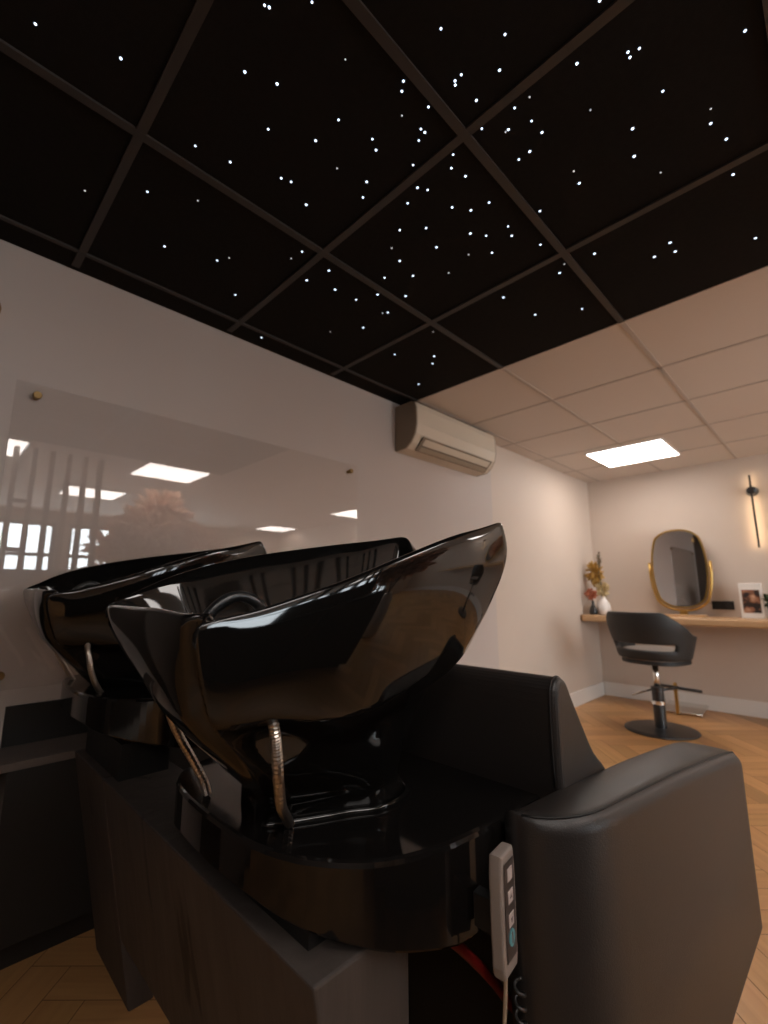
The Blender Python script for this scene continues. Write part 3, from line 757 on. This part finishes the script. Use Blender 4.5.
b = new(); petals(b, (4.93, .425, CZ1+.15), .055, .05, 120, .045, 21, 1.2); obj('foliage', b, M['leaf'], t)

# rod wall lamps with a warm glow behind
def rod_lamp(y, label):
    t = thing('wall_lamp', label, 'wall lamp', (XF, y, 1.74), 'black rod wall lamps on the far wall')
    X = XF-.075
    b = new(); box(b, X-.006, X+.006, y-.008, y+.008, 1.40, 2.035, .002); obj('rod', b, M['black_metal'], t)
    b = new(); box(b, X+.0065, X+.0095, y-.006, y+.006, 1.41, 2.025); obj('led_strip', b, M['warm_led'], t, label='warm lit strip')
    b = new(); q = Vector((-1, 0, 0)).to_track_quat('Z', 'Y').to_matrix()
    lathe(b, [(.045, 0), (.040, .03), (.034, .076), (.02, .084)], (XF, y, 1.90), 28, True, q); obj('hub', b, M['black_metal'], t, smooth=False)
rod_lamp(.485, 'black rod wall lamp with warm glow, right of the oval mirror')
rod_lamp(-1.2, 'black rod wall lamp with warm glow, beyond right frame edge')

# foot plate under the counter
t = thing('foot_plate', 'brushed metal footrest plate on floor behind the styling chair', 'footrest', (4.86, 1.12, 0))
b = new(); prism(b, [(4.72, .98, .01), (5.0, .98, .03), (5.0, .98, .055), (4.72, .98, .022)], (0, .30, 0), .004); obj('tread', b, M['chrome'], t)
b = new(); box(b, 4.70, 4.725, 1.14, 1.165, 0, .26, .003); obj('post', b, M['gold'], t, label='pale brass post')
b = new(); box(b, 4.70, 4.98, 1.13, 1.175, 0, .012, .002); obj('foot', b, M['chrome'], t)

# ------------------------------------------------------------------ styling chair
def make_styling(loc, face, label):
    x0, y0 = loc
    t = thing('styling_chair', label, 'styling chair', (x0, y0, 0), 'charcoal styling chairs at the far counter')
    R = Matrix.Rotation(face, 3, 'Z')
    def P(x, y, z): v = R @ Vector((x, y, 0)); return Vector((x0+v.x, y0+v.y, z))
    # shell: phi measured from the back (0) to the arm tips
    b = new(); NP, rows = 41, []
    PH = 122*PI/180
    def topz(u):       # u = |phi|
        d = math.degrees(u)
        return   .885 if d < 44 else (.885-(d-44)/46*.165 if d < 90 else .72-(d-90)*.0005)
    def rad(z): return .80+.22*min(1, (z-.53)/.25)
    def pt(phi, z):
        r = rad(z); rx = .275 if abs(phi) < PI/2 else .275
        lean = .03*max(0, (z-.58)/.28)
        x = -math.cos(phi)*.265*r - (lean if abs(phi) < PI/2 else 0)*math.cos(phi)
        y = math.sin(phi)*.295*r
        return P(x, y, z)
    V = []
    for i in range(NP):
        phi = -PH+2*PH*i/(NP-1); tz = topz(abs(phi))
        zs = [.53, .57, .605, .65, .68]; zs += [.68+(tz-.68)*k/4 for k in range(1, 5)]
        V.append([b.verts.new(pt(phi, z)) for z in zs])
    for i in range(NP-1):
        ph = abs(-PH+2*PH*(i+.5)/(NP-1))
        for k in range(8):
            if k == 2 and ph < 62*PI/180: continue
            b.faces.new((V[i][k], V[i+1][k], V[i+1][k+1], V[i][k+1]))
    o = obj('back_shell', b, M['chair'], t, smooth=True)
    sd = o.modifiers.new('solid', 'SOLIDIFY'); sd.thickness = .035; sd.offset = 0
    sb = o.modifiers.new('sub', 'SUBSURF'); sb.levels = 2; sb.render_levels = 2
    b = new()
    ring = []
    for i in range(40):
        a = 2*PI*i/40; c, s = math.cos(a), math.sin(a); e = .8
        ring.append(P(.02+.225*math.copysign(abs(c)**e, c), .222*math.copysign(abs(s)**e, s), .515))
    prism(b, ring, (0, 0, .085), .025, 4, True); obj('seat', b, M['cushion'], t, smooth=True)
    b = new(); ring2 = [Vector((p.x, p.y, .495)) for p in ring]; prism(b, ring2, (0, 0, .03), .008, 2, True); obj('seat_base', b, M['chair'], t)
    b = new(); lathe(b, [(.022, .28), (.022, .50)], (x0, y0, 0), 20); obj('piston', b, M['chrome'], t, smooth=True)
    b = new(); lathe(b, [(.042, .015), (.042, .285), (.046, .287), (.046, .315), (.03, .32)], (x0, y0, 0), 28); obj('pump_column', b, M['black_metal'], t, smooth=False)
    b = new(); lathe(b, [(.245, 0), (.25, .006), (.247, .012), (.225, .018), (.06, .024)], (x0, y0, 0), 48); obj('base_plate', b, M['black_metal'], t, smooth=False)
    b = new(); tube(b, [P(.0, .04, .29), P(-.05, .13, .25), P(-.06, .17, .235)], .007, 8); obj('pump_lever', b, M['chrome'], t, smooth=True)
    b = new(); lathe(b, [(.047, .19), (.047, .215)], (x0, y0, 0), 28); obj('collar', b, M['chrome'], t, smooth=False)
    # footrest: arm out front with a cross bar
    b = new(); tube(b, [P(.04, 0, .285), P(.30, 0, .275)], .010, 8); tube(b, [P(.30, -.17, .275), P(.30, .17, .275)], .012, 8); obj('footrest', b, M['black_metal'], t, smooth=True)
make_styling((4.10, 1.125), math.radians(-14), 'charcoal styling chair on round black base facing the oval mirror')
make_styling((4.05, -.62), math.radians(15), 'charcoal styling chair farther right, mirrored in the near basin flank')

# ------------------------------------------------------------------ reflected things, and unseen dark ones added to shape reflections
def make_divider():
    y = -.92; x0, x1 = .42, 1.06; t = thing('slat_divider', 'slatted room divider mirrored at left of the wall glass', 'room divider', ((x0+x1)/2, y, 0))
    b = new(); box(b, x0, x1, y-.05, y+.05, 0, 1.22, .004); obj('half_wall', b, M['black'], t)
    for k in range(6):
        x = x0+(x1-x0-.035)*k/5
        b = new(); box(b, x, x+.035, y-.035, y+.035, 1.22, ZC-.001, .002); obj('slat', b, M['slat'], t)
    for z in (1.36, 1.75):
        b = new(); box(b, x0+.035, x0+.125, y-.03, y+.03, z, z+.03, .002); obj('rail', b, M['slat'], t)
make_divider()
def make_added_cabinet():  # unseen cabinet, added so the near basin flank reflects black
    x0, x1, y0, y1 = -.35, 1.10, -.86, -.50; t = thing('added_dark_cabinet', 'unseen low black cabinet added to darken the front basin flank reflection', 'cabinet', (.4, -.7, 0))
    b = new(); box(b, x0, x1, y0, y1, .08, .92, .003); obj('carcass', b, M['black'], t)
    b = new(); box(b, x0+.03, x1-.03, y0+.03, y1-.04, 0, .081); obj('plinth', b, M['black'], t)
    b = new(); box(b, x0-.012, x1+.012, y0, y1+.015, .92, .945, .003); obj('top', b, M['black'], t)
    for k in range(3):
        xa = x0+.008+k*(x1-x0-.016)/3
        b = new(); box(b, xa+.003, xa+(x1-x0-.016)/3-.003, y1, y1+.018, .09, .91, .002); d = obj('door', b, M['black'], t)
        b = new(); box(b, xa+.40, xa+.412, y1+.018, y1+.036, .72, .86, .002); obj('handle', b, M['black_metal'], d)
make_added_cabinet()
t = thing('added_dark_cupboard', 'unseen tall dark cupboard added to darken reflections in both basin end faces', 'cupboard', (-.71, 1.7, 0))  # unseen cupboard, added to darken what the end faces mirror
b = new(); box(b, -1.36, -.06, 1.50, YW-.002, .08, 2.05, .003); obj('carcass', b, M['wall_dark'], t)
b = new(); box(b, -1.33, -.09, 1.54, YW-.01, 0, .081); obj('plinth', b, M['black'], t)
for k in range(2):
    xa = -1.357+k*.648; b = new(); box(b, xa, xa+.645, 1.481, 1.499, .09, 2.045, .002); d = obj('door', b, M['wall_dark'], t)
    b = new(); xh = xa+(.60 if k == 0 else .035); box(b, xh, xh+.012, 1.462, 1.481, .95, 1.15, .002); obj('handle', b, M['black_metal'], d)
t = thing('pampas_arrangement', 'large bushy pink-beige dried plume bouquet mirrored in wall glass', 'plant', (1.72, -1.25, 0))
b = new(); lathe(b, [(.13, 0), (.17, .05), (.19, .35), (.15, .62), (.09, .72), (.10, .75)], (1.72, -1.25, 0), 32); obj('floor_vase', b, M['white_vase'], t, smooth=True)
b = new()
for k, (dx, dy, dz, r) in enumerate([(0, 0, 1.32, .28), (-.28, .02, 1.25, .25), (.30, -.02, 1.28, .25), (-.10, .1, 1.62, .25), (.16, -.08, 1.66, .24), (.40, .05, 1.50, .20), (-.34, -.05, 1.52, .20), (-.02, .02, 1.86, .18)]):
    petals(b, (1.70+dx, -1.25+dy, dz), r, r, 260, .11, 40+k, 1.3)
pm = M['plume'].node_tree; tl = pm.nodes.new('ShaderNodeBsdfTranslucent'); tl.inputs[0].default_value = (.85, .60, .46, 1)
mxs = pm.nodes.new('ShaderNodeMixShader'); mxs.inputs[0].default_value = .5
pm.links.new(pm.nodes['Principled BSDF'].outputs[0], mxs.inputs[1]); pm.links.new(tl.outputs[0], mxs.inputs[2]); pm.links.new(mxs.outputs[0], pm.nodes['Material Output'].inputs[0])
obj('plumes', b, M['plume'], t)
b = new()
for k in range(9):
    a = k*.7; tube(b, [(1.72, -1.25, .70), (1.72+.14*math.cos(a), -1.25+.14*math.sin(a), 1.35)], .006, 6)
obj('stems', b, M['stem'], t)

# ------------------------------------------------------------------ star lights in the black ceiling
def region(x0, y0, k, pts): return [(x0+a*k, y0+c*k, d) for a, c, d in pts]
ST = []
ST += [(x*.5208, y*.5208, d) for x, y, d in [(68,46,1),(232,112,1),(470,138,1),(532,161,1),(515,248,1),(375,280,1),(442,311,1),(606,270,1),(650,230,1),(663,114,0),(599,4,1),(508,10,1),(517,14,1),(715,267,1),(722,288,1),(647,323,0),(540,342,1),(559,349,1),(588,393,1),(704,349,1),(697,379,1),(283,368,1),(163,366,0),(380,385,0),(316,473,1),(417,500,1),(440,495,0),(580,483,1),(559,496,0),(452,566,1),(502,648,1)]]
ST += region(220, 220, .2604, [(690,157,1),(741,214,1),(632,222,1),(713,292,1),(605,286,1),(523,306,1),(442,267,1),(418,194,1),(333,231,1),(644,355,1),(624,357,0),(550,413,1),(424,429,0),(671,516,1),(763,630,1)])
ST += region(380, 60, .2604, [(90,81,1),(84,120,1),(186,180,1),(84,213,0),(312,56,1),(288,80,1),(289,96,1),(459,39,1),(756,14,1),(370,155,1),(574,142,0),(517,184,1),(391,263,1),(493,267,1),(482,276,0),(582,234,1),(622,278,1),(575,351,1),(533,382,1),(744,427,0),(765,473,1),(157,265,1),(172,278,1),(149,309,1),(127,403,1),(281,363,1),(274,415,1),(328,446,1),(144,490,1),(183,499,1),(106,550,1),(277,566,1),(349,577,1),(419,547,1),(614,580,1),(76,653,1),(177,645,1),(347,666,1),(408,675,1),(492,639,1),(506,675,1),(217,719,1),(45,722,0),(430,740,1),(340,747,0),(616,709,1)])
ST += region(368, 0, .5208, [(140,55,1),(263,66,1),(445,1,1),(521,93,1),(499,100,1),(503,110,1),(724,59,1),(566,175,1),(427,211,0),(658,209,0),(658,237,1),(688,267,1),(508,247,1),(511,300,1),(562,331,0),(155,524,0),(701,335,1),(580,466,1),(590,483,1),(550,493,1),(744,457,1),(435,487,1),(368,524,1),(377,507,0),(260,571,1),(321,604,1),(411,593,1),(125,637,0),(127,684,1),(124,698,1)])
ORD = ['first','second','third','fourth','fifth','sixth','seventh','eighth','ninth','tenth','eleventh','twelfth','thirteenth','fourteenth','fifteenth','sixteenth','seventeenth','eighteenth','nineteenth','twentieth','twenty-first','twenty-second','twenty-third','twenty-fourth','twenty-fifth','twenty-sixth','twenty-seventh','twenty-eighth','twenty-ninth','thirtieth','thirty-first','thirty-second','thirty-third','thirty-fourth','thirty-fifth']
tiles = {}
for x, y, d in ST:
    v = R_*((x-384)/F_PX)+U_*(-(y-512)/F_PX)+F_
    p = CAM+v*((ZC-.0005-CAM.z)/v.z)
    tiles.setdefault((math.floor((p.x-TX0)/T), math.floor((TY0-p.y)/T)), []).append((x, p, d, v.length*(ZC-CAM.z)/v.z))
meshes = {}
for (i, j), L in sorted(tiles.items()):
    for k, (x, p, d, dist) in enumerate(sorted(L, key=lambda q: q[0])):
        b = new(); r = (.0038 if d else .0030)*(.75+.25*random.random())*max(.8, min(1.5, dist/1.6))
        lathe(b, [(r, 0), (r*.8, -.0016), (r*.4, -.0024)], (p.x, p.y, p.z), 12)
        o = obj('star_light', b, M['star'] if d else M['star_dim'], origin=p)
        row = ORD[2-i]; col = 'wall strip' if j < 0 else ORD[j]+' from wall'
        tag(o, '%s star light from left in %s black row from white tiles, %s' % (ORD[k], row, col), 'star light', 'star lights in the black ceiling')
